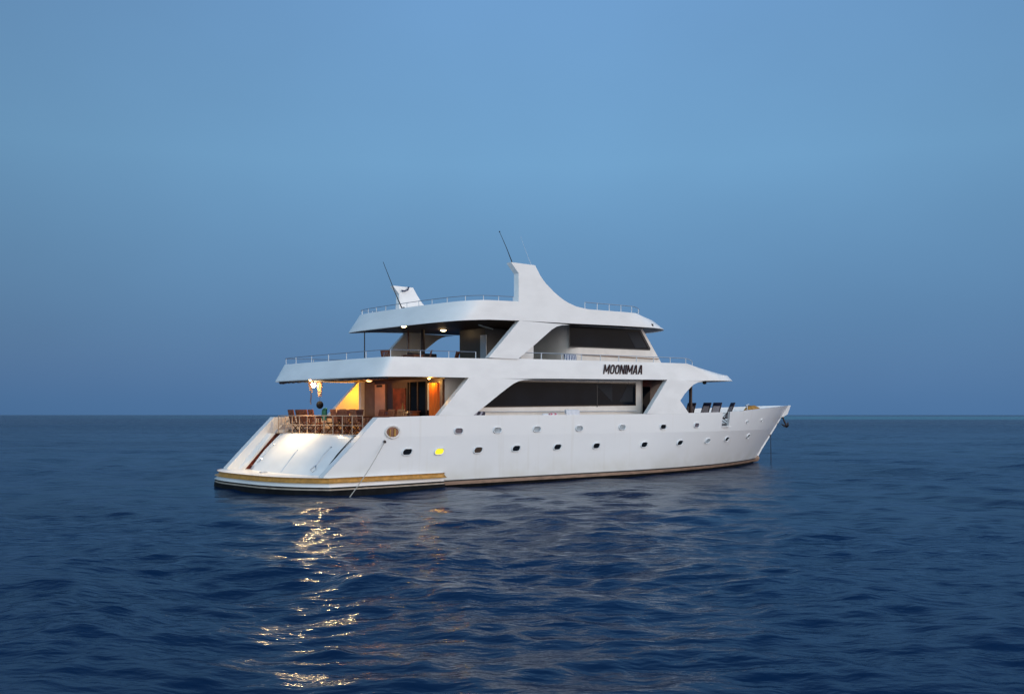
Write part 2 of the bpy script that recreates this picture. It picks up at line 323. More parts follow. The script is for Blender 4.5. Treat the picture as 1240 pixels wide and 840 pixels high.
def smap(sj, z):
    if sj < 3: return lerp(s_aft(z), 3, sj / 3)
    if sj > 30: return lerp(30, interp(z, STEM), (sj - 30) / 6)
    return sj
def hull_rows(side, zs, cols):
    return [[Pt(smap(s, z), side * Thull(smap(s, z), z), z) for s in cols] for z in zs]
def hull_top_row(side, cols, frac):
    row = []
    for s in cols:
        s2 = min(s, 36.0); zt = interp(s2, ZTOP); z = lerp(2.05, zt, frac); ss = smap(s2, z); row.append(Pt(ss, side * Thull(ss, z), z))
    return row
mb = MB()
for side in (1, -1):
    mb.grid(hull_rows(side, [.09, .25, .45, .7, .95, 1.2, 1.5, 1.85], STN))
    mb.grid(hull_rows(side, [1.85, 1.95, 2.05], STN))
    g1 = [s for s in STN if s <= 24.0]; g2 = [s for s in STN if s >= 24.8]; fi = thick_in(.14, .35)
    for cols in (g1, g2):
        rows = [hull_top_row(side, cols, f) for f in (0, .33, .66, 1)]; mb.grid(rows)
        inn = [[fi(p) for p in r] for r in rows]; mb.grid(inn); mb.grid([rows[-1], inn[-1]], smooth=False)
        for j in (0, -1): mb.grid([[r[j] for r in rows], [r[j] for r in inn]], smooth=False)
mb.grid([[Pt(smap(36, z), -.015, z), Pt(smap(36, z), .015, z)] for z in lin(-.9, 3.28, 12)])
for side in (1, -1):      # thick aft ends of the side walls
    o_ = [[Pt(s, side * (Thull(s, z) - .012), z) for s in (s_aft(z), s_aft(z) + 1.3)] for z in (.09, .45, .9, 1.4, 2.05)]
    n_ = [[Vector((p.x, side * -1 * (abs(p.y) - .34), p.z)) for p in r] for r in o_]
    mb.grid(n_); mb.grid([[r[0] for r in o_], [r[0] for r in n_]], smooth=False)
hull = mb.build('hull', 'hull', yacht, fix=False)

def band(name, z0, z1, m, off=.0):
    b = MB()
    for side in (1, -1): b.grid([[Pt(smap(s, z), side * (Thull(smap(s, z), z) + off), z) for s in STN] for z in lin(z0, z1, 3)])
    return b.build(name, m, yacht)
band('stripe_line', .03, .09, 'black', .004)
band('boot_stripe', -.10, .03, 'stripe', .008)
b = MB()
for side in (1, -1): b.grid([[Pt(smap(s, z), side * Thull(smap(s, z), z), z) for s in STN] for z in (-1.2, -.8, -.4, -.10)])
b.grid([[Pt(s_aft(z), t, z) for t in lin(-4.2, 4.2, 5)] for z in (-1.2, -.4, .1)])
b.build('hull_bottom', 'anti', yacht)
# stem bar and forefoot
b = MB()
b.tube([Pt(interp(z, STEM) - .02, 0, z) for z in lin(.15, 3.27, 14)], [lerp(.07, .045, i / 13) for i in range(14)], 8)
b.add([Pt(35.2, .13, 3.22), Pt(36.25, 0, 3.30), Pt(35.2, -.13, 3.23), Pt(35.2, .05, 2.5), Pt(35.9, 0, 2.75), Pt(35.2, -.05, 2.5)], [(0, 1, 2), (0, 3, 4, 1), (1, 4, 5, 2), (3, 5, 4), (0, 2, 5, 3)])
b.build('stem', 'white', yacht)
b = MB(); b.sphere(Pt(32.35, 0, .06), .3, (1.7, .5, .75)); b.build('forefoot', 'stripe', yacht)

# decks
b = MB(); rows = []
for s in [2.15, 2.6, 3.2, 5, 8, 12, 16, 20, 21, 22, 24, 26, 28, 30, 32, 34, 35.2]:
    z = interp(s, [(0, 1.90), (20.5, 1.90), (21.5, 2.10), (36, 2.20)]); t = max(.02, Thull(s, z) - .10); rows.append([Pt(s, t * k, z) for k in lin(-1, 1, 7)])
b.grid(rows, smooth=False); b.build('main_deck', 'teakdeck', yacht)

# transom: sloping centre panel, stair flights each side, quarter slopes
def s_tr(z): return lerp(.72, 2.18, (z - .36) / 1.54)
b = MB(); ts = lin(-2.95, 2.95, 15)
rows = [[Pt(s_tr(z) - .30 * (1 - (t / 2.95) ** 2) - .10 * (1 - abs((z - .36) / 1.54 * 2 - 1)) , t, z) for t in ts] for z in (.36, .6, .9, 1.2, 1.5, 1.78)]
rows.append([Pt(s_tr(1.90) - .30 * (1 - (t / 2.95) ** 2) + .02, t, 1.895) for t in ts]); rows.append([Pt(2.42, t, 1.925) for t in ts])
b.grid(rows); b.grid([[Pt(s_tr(z) - .0, k, z) for z in (.36, 1.9)] + [] for k in (2.95, 2.96)])
for sg in (1, -1):
    b.add([Pt(s_tr(.36), sg * 2.95, .36), Pt(s_tr(1.9), sg * 2.95, 1.9), Pt(s_tr(1.9) + 1, sg * 2.95, 1.9), Pt(s_tr(.36) + 1, sg * 2.95, .36)], [(0, 1, 2, 3)])
    b.grid([[Pt(s_tr(z) - .12, sg * t, z) for t in (3.36, 3.94)] for z in (.36, 1.0, 1.9)])
    b.add([Pt(s_tr(.36) - .12, sg * 3.36, .36), Pt(s_tr(1.9) - .12, sg * 3.36, 1.9), Pt(s_tr(1.9) + .6, sg * 3.36, 1.9), Pt(s_tr(.36) + .6, sg * 3.36, .36)], [(0, 1, 2, 3)])
b.build('transom', 'white', yacht)
for sg in (1, -1):
    b = MB(); n = 7
    b.add([Pt(s_tr(z) + d, sg * 3.352, z) for z, d in ((.37, -.02), (1.9, -.02), (1.9, .4), (.37, .4))], [(0, 1, 2, 3)])
    for k in range(n):
        z1 = lerp(.36, 1.9, (k + 1) / n); s0 = s_tr(z1) + .07
        b.box(s0, s0 + .5, -sg * 3.355, -sg * 2.955, .36 + 1.54 * k / n, z1 - .03)
    st = b.build('stairs', 'redwood', yacht)
    b = MB()
    for k in range(n):
        z1 = lerp(.36, 1.9, (k + 1) / n); s0 = s_tr(z1) + .03; b.box(s0, s0 + .34, -sg * 3.357, -sg * 2.953, z1 - .028, z1)
    b.build('tread', 'wood', st)

# swim platform with ochre rubbing edge
edge = []
for i in range(61):
    ph = -math.pi / 2 + math.pi * i / 60; sg_ = 1 if ph > 0 else -1
    tt_ = 4.40 * math.sin(ph); edge.append((-1.06 + 1.30 * abs(tt_ / 4.40) ** 3.2, tt_))
tail = [(s, 4.41 + .03 * min(1, s - .3) - .04 * max(0, (s - 3) / 2.5)) for s in lin(.3, 5.5, 12)]
outer = [(s, -t) for s, t in tail[::-1]] + edge + tail
outer2 = [(s, math.copysign(abs(t) - .125 * max(0, (s - 2.5) / 3), t)) for s, t in outer]
inner = [(s, -4.24) for s, t in tail[::-1]] + [(max(1.0, s), t * .955) for s, t in edge] + [(s, 4.24) for s, t in tail]
b = MB(); b.grid([[Pt(s, t, .40) for s, t in outer], [Pt(s, t, .395) for s, t in inner]], smooth=False)
b.build('swim_platform', 'white', yacht)
def offs(pts, d):
    out = []
    for i, (s, t) in enumerate(pts):
        a = pts[max(i - 1, 0)]; c = pts[min(i + 1, len(pts) - 1)]; tx, ty = c[0] - a[0], c[1] - a[1]; l = math.hypot(tx, ty) or 1
        out.append((s + d * -ty / l, t + d * tx / l))
    return out
cs = 1
b = MB(); prof = [(-.0, .405), (.05, .39), (.07, .33), (.06, .26), (.0, .22), (-.10, .215)]
rg_ = [[Pt(s, t, z) for s, t in offs(outer, -d)] for d, z in prof]; b.grid(rg_)
for j in (0, -1): b.add([r[j] for r in rg_] + [Vector((rg_[0][j].x, math.copysign(4.2, rg_[0][j].y), .405))], [tuple(range(7))])
b.build('rub_rail', 'gold', yacht)
b = MB(); b.grid([[Pt(s, t, z) for s, t in offs(outer2, d)] for d, z in [(.01, .22), (.02, .075), (.1, .07)]])
b.build('platform_skirt', 'white', yacht)
b = MB(); b.grid([[Pt(s, t, z) for s, t in offs(outer2, d)] for d, z in [(.045, .075), (.05, .02), (.1, .02)]]); b.grid([[Pt(s, t, z) for s, t in offs(outer2, d)] for d, z in [(.10, -.04), (.14, -.35)]])
b.build('platform_underside', 'anti', yacht)
b = MB(); b.grid([[Pt(s, t, z) for s, t in offs(outer2, d)] for d, z in [(.04, .02), (.05, -.035), (.10, -.04)]]); b.build('platform_trim', 'trimtan', yacht)

# ---- side walls of the superstructure: thick sheets following the plan curve
def wall_t(s, z): return Thull(min(s, 26), 2.6)
def ribbon(mb, side, rows, n=8, th=.24, tf=wall_t, tri=None):
    g = [[Pt(s, side * (tf(s, z) + .003), z) for s in lin(a, c, n)] for z, a, c in rows]
    mb.grid(g, thick=lambda p: Vector((p.x, (1 if p.y > 0 else -1) * (abs(p.y) - th), p.z)))
zb = lambda s: interp(s, [(0, 4.12), (2, 4.13), (4, 4.18), (9, 4.22), (11, 4.27), (19, 4.40), (21.6, 4.42), (25, 4.50), (28, 4.56)])
zt = lambda s: interp(s, [(0, 4.86), (2.4, 4.91), (5.6, 4.97), (7.8, 5.02), (9.4, 5.08), (13, 5.14), (18.8, 5.23), (20.7, 5.25), (24.2, 4.86), (27, 4.70)])
def low_diag(side):
    b = MB()
    rows = [(2.675, 5.23, 7.00), (3.1, 5.66, 7.68), (3.6, 6.165, 8.47), (3.85, 6.42, 8.88), (4.02, 6.59, 9.19), (4.12, 6.69, 9.46), (4.18, 6.75, 9.78), (4.215, 6.78, 10.25)]
    ribbon(b, side, rows); return b.build('lower_arch_panel', 'white', yacht)
def up_diag(side):
    b = MB()
    rows = [(5.055, 7.80, 9.42), (5.4, 8.17, 9.93), (5.8, 8.59, 10.52), (6.2, 9.0, 11.08), (6.42, 9.23, 11.40), (6.56, 9.38, 11.68), (6.64, 9.46, 11.98), (6.69, 9.51, 12.5)]
    ribbon(b, side, rows); return b.build('upper_arch_panel', 'white', yacht)
def fwd_panel(side):
    b = MB()
    rows = [(2.755, 17.63, 20.86), (3.0, 17.87, 20.58), (3.4, 18.22, 20.13), (3.75, 18.54, 20.50), (4.05, 18.81, 20.95), (4.22, 18.96, 21.25), (4.33, 19.06, 21.6), (4.41, 19.13, 22.2)]
    ribbon(b, side, rows, n=10, tf=lambda s, z: Thull(s, 2.6)); return b.build('forward_arch_panel', 'white', yacht)
def fin(side):
    b = MB()
    if side < 0:
        b = MB(); rows = [(7.4, 8.9, 11.7), (7.8, 8.9, 10.85), (8.15, 8.9, 10.27), (8.5, 8.9, 9.98), (8.84, 8.58, 9.74), (8.88, 8.56, 9.72)]
        ribbon(b, side, rows, th=.26, tf=lambda s, z: 4.02); f = b.build('roof_fin', 'white', yacht)
        b = MB(); b.tube([Pt(9.42, -3.70, 8.88), Pt(9.35, -3.68, 8.74), Pt(9.15, -3.68, 8.66), Pt(9.0, -3.70, 8.68)], .035, 6); b.build('horn', 'navy', f)
        return
    rows = [(7.46, 9.46, 13.6), (7.53, 9.46, 12.90), (7.65, 9.46, 12.42), (7.80, 9.46, 12.02), (8.05, 9.46, 11.55), (8.4, 9.46, 11.03), (8.69, 9.46, 10.72), (9.07, 9.07, 10.44), (9.12, 9.05, 10.41)]
    ribbon(b, side, rows, th=.30); f = b.build('roof_fin', 'white', yacht)
    if side < 0: return
    b = MB()
    b.tube([Pt(9.25, side * 4.15, 9.1), Pt(8.9, side * 4.15, 9.75), Pt(8.53, side * 4.15, 10.35)], [.022, .014, .009], 6); b.sphere(Pt(8.53, side * 4.15, 10.36), .03); b.build('antenna', 'black', f)
    b = MB(); b.tube([Pt(10.35, side * 4.15, 9.1), Pt(10.0, side * 4.15, 9.7), Pt(9.7, side * 4.15, 10.3)], [.008, .005, .003], 5); b.build('whip_antenna', 'railgrey', f)
for sd in (1, -1): low_diag(sd); up_diag(sd); fwd_panel(sd); fin(sd)

def half_outline(s0, sa, e1, s1, sf, e2, Tm, n=14, tf=None, m=14):
    """from the aft centre point along the starboard side to the front centre point"""
    out = []
    for i in range(n + 1):
        ph = (i / n) * math.pi / 2; out.append((s0 + (sa - s0) * math.cos(ph) ** (2 / e1), Tm * math.sin(ph) ** (2 / e1)))
    tfs = tf or (lambda s: Tm)
    out += [(s, min(Tm, tfs(s))) for s in lin(s0, s1, 22)[1:]]
    T1 = min(Tm, tfs(s1))
    for i in range(1, m + 1):
        ph = (1 - i / m) * math.pi / 2; out.append((s1 + (sf - s1) * math.cos(ph) ** (2 / e2), T1 * math.sin(ph) ** (2 / e2)))
    return out
def ring_loft(mb, rings, smooth=True):
    """rings: list of half outlines [(s,t,z)], lofted on both sides"""
    for sg in (1, -1): mb.grid([[Pt(s, sg * t, z) for s, t, z in r] for r in rings], smooth=smooth)
def lid(mb, ring):
    n = len(ring)
    mb.grid([[Pt(s, k * t, z) for k in lin(-1, 1, 7)] for s, t, z in ring], smooth=False)

# upper deck body (the big white canopy band round the ship)
tfd = lambda s: Thull(s, 2.6)
bot = half_outline(2.85, 2.28, 3.6, 22.6, 27.0, 2.5, 4.3, tf=tfd)
top = half_outline(3.2, 2.80, 3.6, 20.2, 22.9, 2.6, 4.25, tf=tfd)
topi = half_outline(3.4, 3.02, 3.6, 20.0, 22.6, 2.6, 4.05, tf=lambda s: tfd(s) - .2)
def Zs(o, f): return [(s, t, f(s)) for s, t in o]
b = MB()
ring_loft(b, [Zs(bot, zb), [(lerp(a[0], c[0], .06 if a[0] < 20 else .13), lerp(a[1], c[1], .0 if a[0] < 20 else .05), zb(a[0]) + (.05 if a[0] < 20 else lerp(.05, .27, min(1, (a[0] - 20) / 3)))) for a, c in zip(bot, top)], [(c[0], c[1], zt(c[0])) for c in top], [(c[0], c[1], zt(c[0]) + .012) for c in topi], [(c[0], c[1], 4.62) for c in topi]])
canopy = b.build('upper_deck_band', 'white', yacht)
b = MB(); lid(b, [(s, t * .999, 4.64) for s, t in topi if s < 21.6]); b.build('upper_deck_floor', 'teakdeck', yacht)
b = MB(); lid(b, [(c[0], c[1], zt(c[0]) - .02) for c in topi if c[0] > 19.2]); b.build('canopy_top', 'white', yacht)
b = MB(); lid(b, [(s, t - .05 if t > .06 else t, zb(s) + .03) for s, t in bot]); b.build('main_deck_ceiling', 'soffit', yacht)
# rolled tarpaulin lashed under the aft canopy edge
b = MB(); tp = [(s + .16, t * .95, zb(s) - .03) for s, t in bot if s < 3.0]
line = [Pt(s, -t, z) for s, t, z in tp[::-1]] + [Pt(s, t, z) for s, t, z in tp[1:]]
fl = []
for i in range(len(line) - 1):
    for k in range(6): fl.append(line[i].lerp(line[i + 1], k / 6))
b.tube(fl, [.035 + .03 * abs(math.sin(i * .42)) for i in range(len(fl))], 8); b.build('rolled_tarpaulin', 'canvas', yacht)

# roof
zrb = lambda s: interp(s, [(0, 6.30), (5.6, 6.44), (7.7, 6.62), (9.5, 6.69), (12.2, 6.745), (15.4, 6.83), (18.8, 6.90), (22, 6.93)])
zrt = lambda s: interp(s, [(5.5, 7.22), (6.6, 7.34), (7.74, 7.43), (9.5, 7.50), (13.7, 7.46), (17.0, 7.51), (18.0, 7.40), (20, 7.30)])
rbot = half_outline(6.9, 5.65, 2.8, 16.6, 20.85, 2.9, 4.3)
rtop = half_outline(7.7, 6.15, 2.8, 15.9, 18.75, 2.9, 4.3)
b = MB()
def roofmid(a, c): return (lerp(a[0], c[0], .03), a[1], zrb(a[0]) + .05)
frt = [(c[0], c[1], zrt(c[0])) for c in rtop]
ring_loft(b, [Zs(rbot, zrb), [roofmid(a, c) for a, c in zip(rbot, rtop)], [(lerp(a[0], c[0], .45 if a[0] > 16 else .6), lerp(a[1], c[1], .5), lerp(zrb(a[0]), zrt(c[0]), .68 if a[0] > 16 else .6)) for a, c in zip(rbot, rtop)], frt])
lid(b, frt); roof = b.build('roof', 'white', yacht)
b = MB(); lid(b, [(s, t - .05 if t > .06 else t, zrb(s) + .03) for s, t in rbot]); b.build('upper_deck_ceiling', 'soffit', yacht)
b = MB(); b.sphere(Pt(18.15, 4.16, 7.02), .06); b.box(18.1, 18.22, -4.2, -4.1, 6.96, 7.08); b.build('navigation_light', 'black', roof)
b = MB(); b.tube([Pt(6.51, 0, 7.25), Pt(6.1, 0, 8.0), Pt(5.48, 0, 9.27)], [.03, .018, .010], 6); b.sphere(Pt(6.50, .08, 7.33), .07); b.build('antenna', 'black', roof)

# roof rails and deck rails (posts + bar)
def railing(name, pts, h, posts, m1='steel', m2='railgrey', r=.018, mid=None, parent=yacht, tilt=0):
    pts = [Vector(p) for p in pts]; b = MB(); b.tube([p + Vector((0, 0, h)) for p in pts], r, 6); o = b.build(name, m1, parent)
    if mid:
        for q in mid: bb = MB(); bb.tube([p + Vector((0, 0, q)) for p in pts], r * .8, 6); bb.build('mid_rail', m1, o)
    L_ = [0]
    for i in range(1, len(pts)): L_.append(L_[-1] + (pts[i] - pts[i - 1]).length)
    for k in range(posts):
        d = L_[-1] * k / (posts - 1); j = max(i for i in range(len(L_)) if L_[i] <= d + 1e-6); j = min(j, len(pts) - 2)
        p = pts[j].lerp(pts[j + 1], (d - L_[j]) / max(1e-6, L_[j + 1] - L_[j])); bb = MB(); bb.tube([p - Vector((0, 0, .03)), p + Vector((0, 0, h))], r * 1.15, 6); bb.build('rail_post', m2, o)
    return o
def sub(o, f, s0, s1, inset=.12):
    return [(s, max(0, t - inset if t > inset * 2 else t), f(s)) for s, t in o if s0 <= s <= s1]
ra = sub(rtop, zrt, 0, 9.5)
railing('aft_roof_rail', [Pt(s, -t, z) for s, t, z in ra[::-1]] + [Pt(s, t, z) for s, t, z in ra[1:]], .20, 17, 'darkrail', r=.014)
for sg in (1, -1):
    rf = sub(rtop, zrt, 13.2, 18.6); railing('forward_roof_rail', [Pt(s, sg * t, z) for s, t, z in rf if s < 18.5], .32, 8)
ua = sub(top, zt, 0, 7.6, .1)
railing('aft_deck_rail', [Pt(s, -t, z) for s, t, z in ua[::-1]] + [Pt(s, t, z) for s, t, z in ua[1:]], .27, 13, 'darkrail', r=.015)
for sg in (1, -1):
    uf = sub(top, zt, 9.6, 22.0, .1); railing('side_deck_rail', [Pt(s, sg * t, z) for s, t, z in uf], .27, 11, r=.02)

# main deckhouse
HT = 3.3
def zc(s): return zb(s) + .02
b = MB()
for sg in (1, -1): b.grid([[Pt(s, sg * HT, z if z < 4 else zc(s)) for s in lin(6.3 if sg > 0 else 6.9, 18.45, 14)] for z in (1.9, 2.7, 3.4, 4.2)], smooth=False, thick=lambda p: Vector((p.x, (1 if p.y > 0 else -1) * (abs(p.y) - .1), p.z)))
house = b.build('deckhouse_wall', 'cream', yacht)
b = MB(); b.box(6.3, 6.42, -3.2, 2.9, 1.9, zb(6) + .02); b.box(6.42, 6.9, 2.8, 2.9, 1.9, zb(6) + .02); b.box(6.9, 7.0, 2.8, 3.28, 1.9, zb(6) + .02); b.build('aft_bulkhead', 'darkpanel', yacht)
def panel_sz(name, poly, t, m, parent, th=.02, bevel=0):
    b = MB(); n = len(poly); v = [Pt(s, t, z) for s, z in poly] + [Pt(s, t + (th if t > 0 else -th), z) for s, z in poly]
    b.add(v, [tuple(range(n))[::-1], tuple(range(n, 2 * n))] + [(i, (i + 1) % n, n + (i + 1) % n, n + i) for i in range(n)]); return b.build(name, m, parent, bevel)
for sg in (1, -1):
    t0 = sg * (HT + .005)
    panel_sz('window_frame', [(8.0, 3.00), (17.95, 3.15), (17.95, 4.25), (8.0, 4.16)], t0, 'brownglass', house, .012)
    w = panel_sz('window', [(8.05, 3.04), (17.88, 3.19), (17.88, 4.205), (8.05, 4.12)], sg * (HT + .018), 'glass', house, .012)
    for q in (15.2,):
        panel_sz('mullion', [(q, 3.07), (q + .05, 3.07), (q + .05, 4.12), (q, 4.12)], sg * (HT + .031), 'black', w, .01)
    b = MB(); b.tube([Pt(7.2, sg * (HT + .10), 2.83), Pt(17.9, sg * (HT + .10), 2.89)], .022, 6); b.build('hand_rail', 'railgrey', house)
    b = MB(); b.grid([[Pt(s, sg * 2.85, z) for s in (18.45, 21.0)] for z in (1.9, zb(20) + .03)], smooth=False, thick=lambda p: Vector((p.x, p.y * .97, p.z)))
    fw_ = b.build('forward_wall', 'redwood', yacht)
    b = MB(); b.box(18.75, 19.5, -sg * 2.86 - .02, -sg * 2.86 + .02, 2.0, 4.1); b.build('side_door', 'glass', fw_)
    b = MB(); b.box(18.35, 18.45, *sorted((-sg * 2.85, -sg * 3.3)), 1.9, zb(18) + .03); b.build('corner_wall', 'cream', yacht)
b = MB(); b.box(20.95, 21.05, -2.76, 2.76, 1.9, zb(21) + .03); b.build('front_wall', 'cream', yacht)
b = MB(); b.box(21.05, 21.07, -2.2, 2.2, 2.9, 3.95); b.build('front_window', 'glass', yacht)

M['panegrey'] = mat('grey_shape_on_glass', (.020, .023, .030), .5, spec=.1)  # for grey shapes slightly paler than the dark panes, set on the glass
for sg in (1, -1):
    panel_sz('curtain', [(15.1, 4.12), (16.25, 4.13), (16.25, 3.32)], sg * (HT + .032), 'panegrey', house, .006)  # grey triangle laid on the outside of the saloon pane
    panel_sz('curtain', [(16.75, 3.32), (17.35, 4.14), (17.7, 4.14), (17.7, 3.32)], sg * (HT + .032), 'panegrey', house, .006)  # second grey shape on the same pane
# aft bulkhead fittings (facing the aft deck)
def aftbox(name, t0, t1, z0, z1, m, d=.04, parent=yacht, s=6.3, bev=0):
    b = MB(); b.box(s - d, s - .002, -t1, -t0, z0, z1, bev=bev); return b.build(name, m, parent)
aftbox('corner_column', -2.93, -2.74, 1.9, 4.19, 'cream', .2)
aftbox('wall_panel', -2.70, -1.9, 1.9, 4.15, 'tan', .03)
aftbox('wall_panel', -1.8, -.98, 1.9, 4.05, 'pinkpanel', .08)
aftbox('air_vent', -1.62, -1.18, 3.93, 4.03, 'black', .10)
dr = aftbox('door_frame', -.45, .72, 1.9, 4.1, 'soffit', .05)
aftbox('door_panel', -.33, .6, 1.95, 3.85, 'art', .08, dr)
wf = aftbox('sliding_door', .85, 2.12, 1.9, 4.1, 'glass', .03)
for q in (.85, 1.42, 2.06): aftbox('door_frame', q, q + .06, 1.9, 4.1, 'soffit', .06, wf)
aftbox('lit_strip', 2.18, 2.30, 2.9, 4.02, 'cream', .06)
cu = MB(); cu.grid([[Pt(6.22 + .03 * math.sin(t * 34), t, z) for t in lin(2.36, 3.1, 40)] for z in (1.95, 3.0, 4.02)]); cu.build('curtain', 'curtain', yacht)
aftbox('curtain_frame', 3.12, 3.3, 1.9, 4.17, 'wood', .12)

# wheelhouse
b = MB(); sec = []
pl = [(13.35, -1.2), (13.35, .9), (13.35, 1.9), (13.37, 2.5), (13.5, 2.95), (13.75, 3.2), (14.1, 3.3)] + [(s, 3.3) for s in lin(14.6, 18.0, 8)]
for zf in lin(0, 1, 7):
    row = []
    for s, t in pl:
        row.append(Pt(s, t, lerp(4.64, zrb(s) + .04, zf)))
    z = lerp(4.64, zrb(18.6) + .04, zf); front = interp(z, [(4.64, 20.35), (5.30, 19.85), (6.95, 18.42)])
    row.append(Pt(front, 3.3, z)); sec.append(row)
b.grid(sec, smooth=True)
b.grid([[Pt(p.x, -p.y, p.z) for p in r[5:]] for r in sec])
b.grid([[Pt(r[-1].x, t, r[-1].z) for t in lin(3.3, -3.3, 5)] for r in sec], smooth=False)
wheel = b.build('wheelhouse_wall', 'cream', yacht)
b = MB(); b.box(13.36, 13.46, 1.2, 3.3, 4.64, zrb(13) + .03); b.build('aft_wall', 'soffit', yacht)
aftbox('sliding_door', -3.1, .6, 4.66, 6.5, 'glass', .04, yacht, 13.34)
aftbox('door_frame', .75, .85, 4.66, 6.6, 'wood', .06, yacht, 13.34)
for sg in (1, -1):
    fr = panel_sz('window_frame', [(14.02 - .6, 5.80), (18.98, 5.88), (19.03, 5.98), (18.30, 6.86), (18.2, 6.86), (13.42, 6.80)], sg * 3.304, 'black', wheel, .012)
    panel_sz('window', [(13.48, 5.85), (18.90, 5.94), (18.20, 6.80), (13.48, 6.74)], sg * 3.318, 'glass', wheel, .012)
    b = MB(); b.box(14.2, 19.6, *sorted((-sg * 3.30, -sg * 3.36)), 5.46, 5.50); b.build('ledge', 'stripe', wheel)
for sg in (1, -1): panel_sz('curtain', [(17.3, 6.68), (18.1, 6.74), (18.72, 6.0), (17.9, 5.95)], sg * 3.332, 'panegrey', wheel, .006)  # grey shape laid on the wheelhouse pane
b = MB(); q0 = (19.62, 5.55); q1 = (18.60, 6.78)
b.grid([[Pt(q0[0] + .03, t, q0[1]) for t in lin(-3, 3, 4)], [Pt(q1[0] + .03, t, q1[1]) for t in lin(-3, 3, 4)]], smooth=False); b.build('windscreen', 'glass', wheel)
# stair enclosure on the upper deck with a brushed metal panel
b = MB(); b.box(10.9, 12.6, .75, 1.6, 4.64, zrb(11.5)); b.box(10.9, 12.6, -.3, .75, 4.64, zrb(11.5)); enc = b.build('stair_enclosure', 'fascgrey', yacht)
b = MB(); b.box(10.88, 10.9, -.42, .02, 5.0, 6.4); b.build('metal_panel', 'steelsheet', enc)
b = MB(); b.box(10.2, 10.95, -3.62, -3.32, 4.64, 5.75, bev=.03); b.build('side_locker', 'white', yacht)
# poles on the upper deck, thin awning stays aft
for (s, t, r, m) in [(5.85, -2.05, .025, 'black'), (8.88, -2.98, .045, 'wood'), (8.95, -1.9, .075, 'chairdark'), (12.0, 2.2, .035, 'wood')]:
    b = MB(); b.tube([Pt(s, t, 4.64), Pt(s, t, 5.3), Pt(s, t, zrb(s) + .02)], [r, r * 1.5 if r > .05 else r, r], 8); b.build('deck_pole', m, yacht)
for sg in (1, -1):
    b = MB(); b.tube([Pt(3.0, sg * 2.35, 4.95), Pt(3.6, sg * 2.6, 5.6), Pt(6.3, sg * 2.9, 6.5)] if sg < 0 else [Pt(3.05, 2.2, 4.92), Pt(3.10, 2.22, 5.5), Pt(3.2, 2.2, 6.04)], .022, 6)
    if sg > 0: pass
# canopy pole on the foredeck
b = MB(); b.tube([Pt(23.9, 1.9, 2.1), Pt(23.9, 1.9, 3.0), Pt(23.9, 1.9, 3.6), Pt(23.9, 1.9, 4.47)], [.13, .11, .085, .10], 10); b.build('canopy_pole', 'chairdark', yacht)
b = MB(); b.box(24.1, 24.3, -2.65, -2.55, 4.36, 4.47); b.sphere(Pt(24.2, 2.6, 4.38), .08, (1.6, 1, .7)); b.build('canopy_light', 'black', yacht)

# ---- windows in the hull
def tangent(s, z):
    d = (Thull(s + .1, z) - Thull(s - .1, z)) / .2; return Vector((1, -d, 0)).normalized()
def frame_at(side, s, z):
    c = Pt(s, side * Thull(s, z), z); tg = tangent(s, z); tg = Vector((tg.x, tg.y * side, 0)); dz = .15
    up = (Pt(s, side * Thull(s, z + dz), z + dz) - Pt(s, side * Thull(s, z - dz), z - dz)).normalized(); nr = tg.cross(up) * side
    if nr.y * -side < 0: nr = -nr
    return c, tg, up, nr
def capsule(w, h, n=8):
    r = h / 2; out = []
    for c, a0 in ((w / 2 - r, -90), (-(w / 2 - r), 90)):
        for i in range(n + 1): a = R(a0 + 180 * i / n); out.append((c + r * math.cos(a), r * math.sin(a)))
    return out
def porthole(side, s, z, w, h, gm, lean=.1):
    c, tg, up, nr = frame_at(side, s, z); tg2 = tg
    P = lambda x, y, d: c + tg2 * (x + y * lean) + up * y + nr * d
    o1 = capsule(w + .075, h + .075); o2 = capsule(w + .035, h + .035); o3 = capsule(w, h)
    b = MB(); n = len(o1); rings = [[P(x, y, d) for x, y in o + [o[0]]] for o, d in ((o1, -.01), (o1, .025), (o2, .060), (o3, .050), (o3, .002))]
    b.grid(rings); f = b.build('porthole_frame', 'white', hull, fix=True)
    b = MB(); b.add([P(x, y, .009) for x, y in o3], [tuple(range(n))]); b.build('porthole_glass', gm, f, fix=False)
    if gm == 'split': pass
low = [(3.73, 1.27, 'glass'), (5.27, 1.25, 'litport'), (7.25, 1.26, 'brownglass'), (9.32, 1.28, 'glass'), (11.73, 1.29, 'glass'), (14.17, 1.29, 'glass'), (17.44, 1.28, 'glass'), (20.2, 1.32, 'glass'), (22.75, 1.36, 'greyglass'), (24.9, 1.42, 'glass'), (27.9, 1.52, 'glass')]
upr = [(6.23, 2.05, 'pinkglass'), (8.27, 2.06, 'greyglass'), (10.5, 2.08, 'greyglass'), (13.06, 2.09, 'greyglass'), (15.88, 2.12, 'greyglass'), (18.8, 2.12, 'glass'), (21.5, 2.17, 'pinkglass')]
for sd in (1, -1):
    for s, z, g in low: porthole(sd, s, z, .42, .22, g if sd > 0 else 'glass', .35)
    for s, z, g in upr: porthole(sd, s, z, .40, .20, g, .05)
    for s, z in ((27.1, 2.32), (29.5, 2.40)): porthole(sd, s, z, .16, .12, 'black')
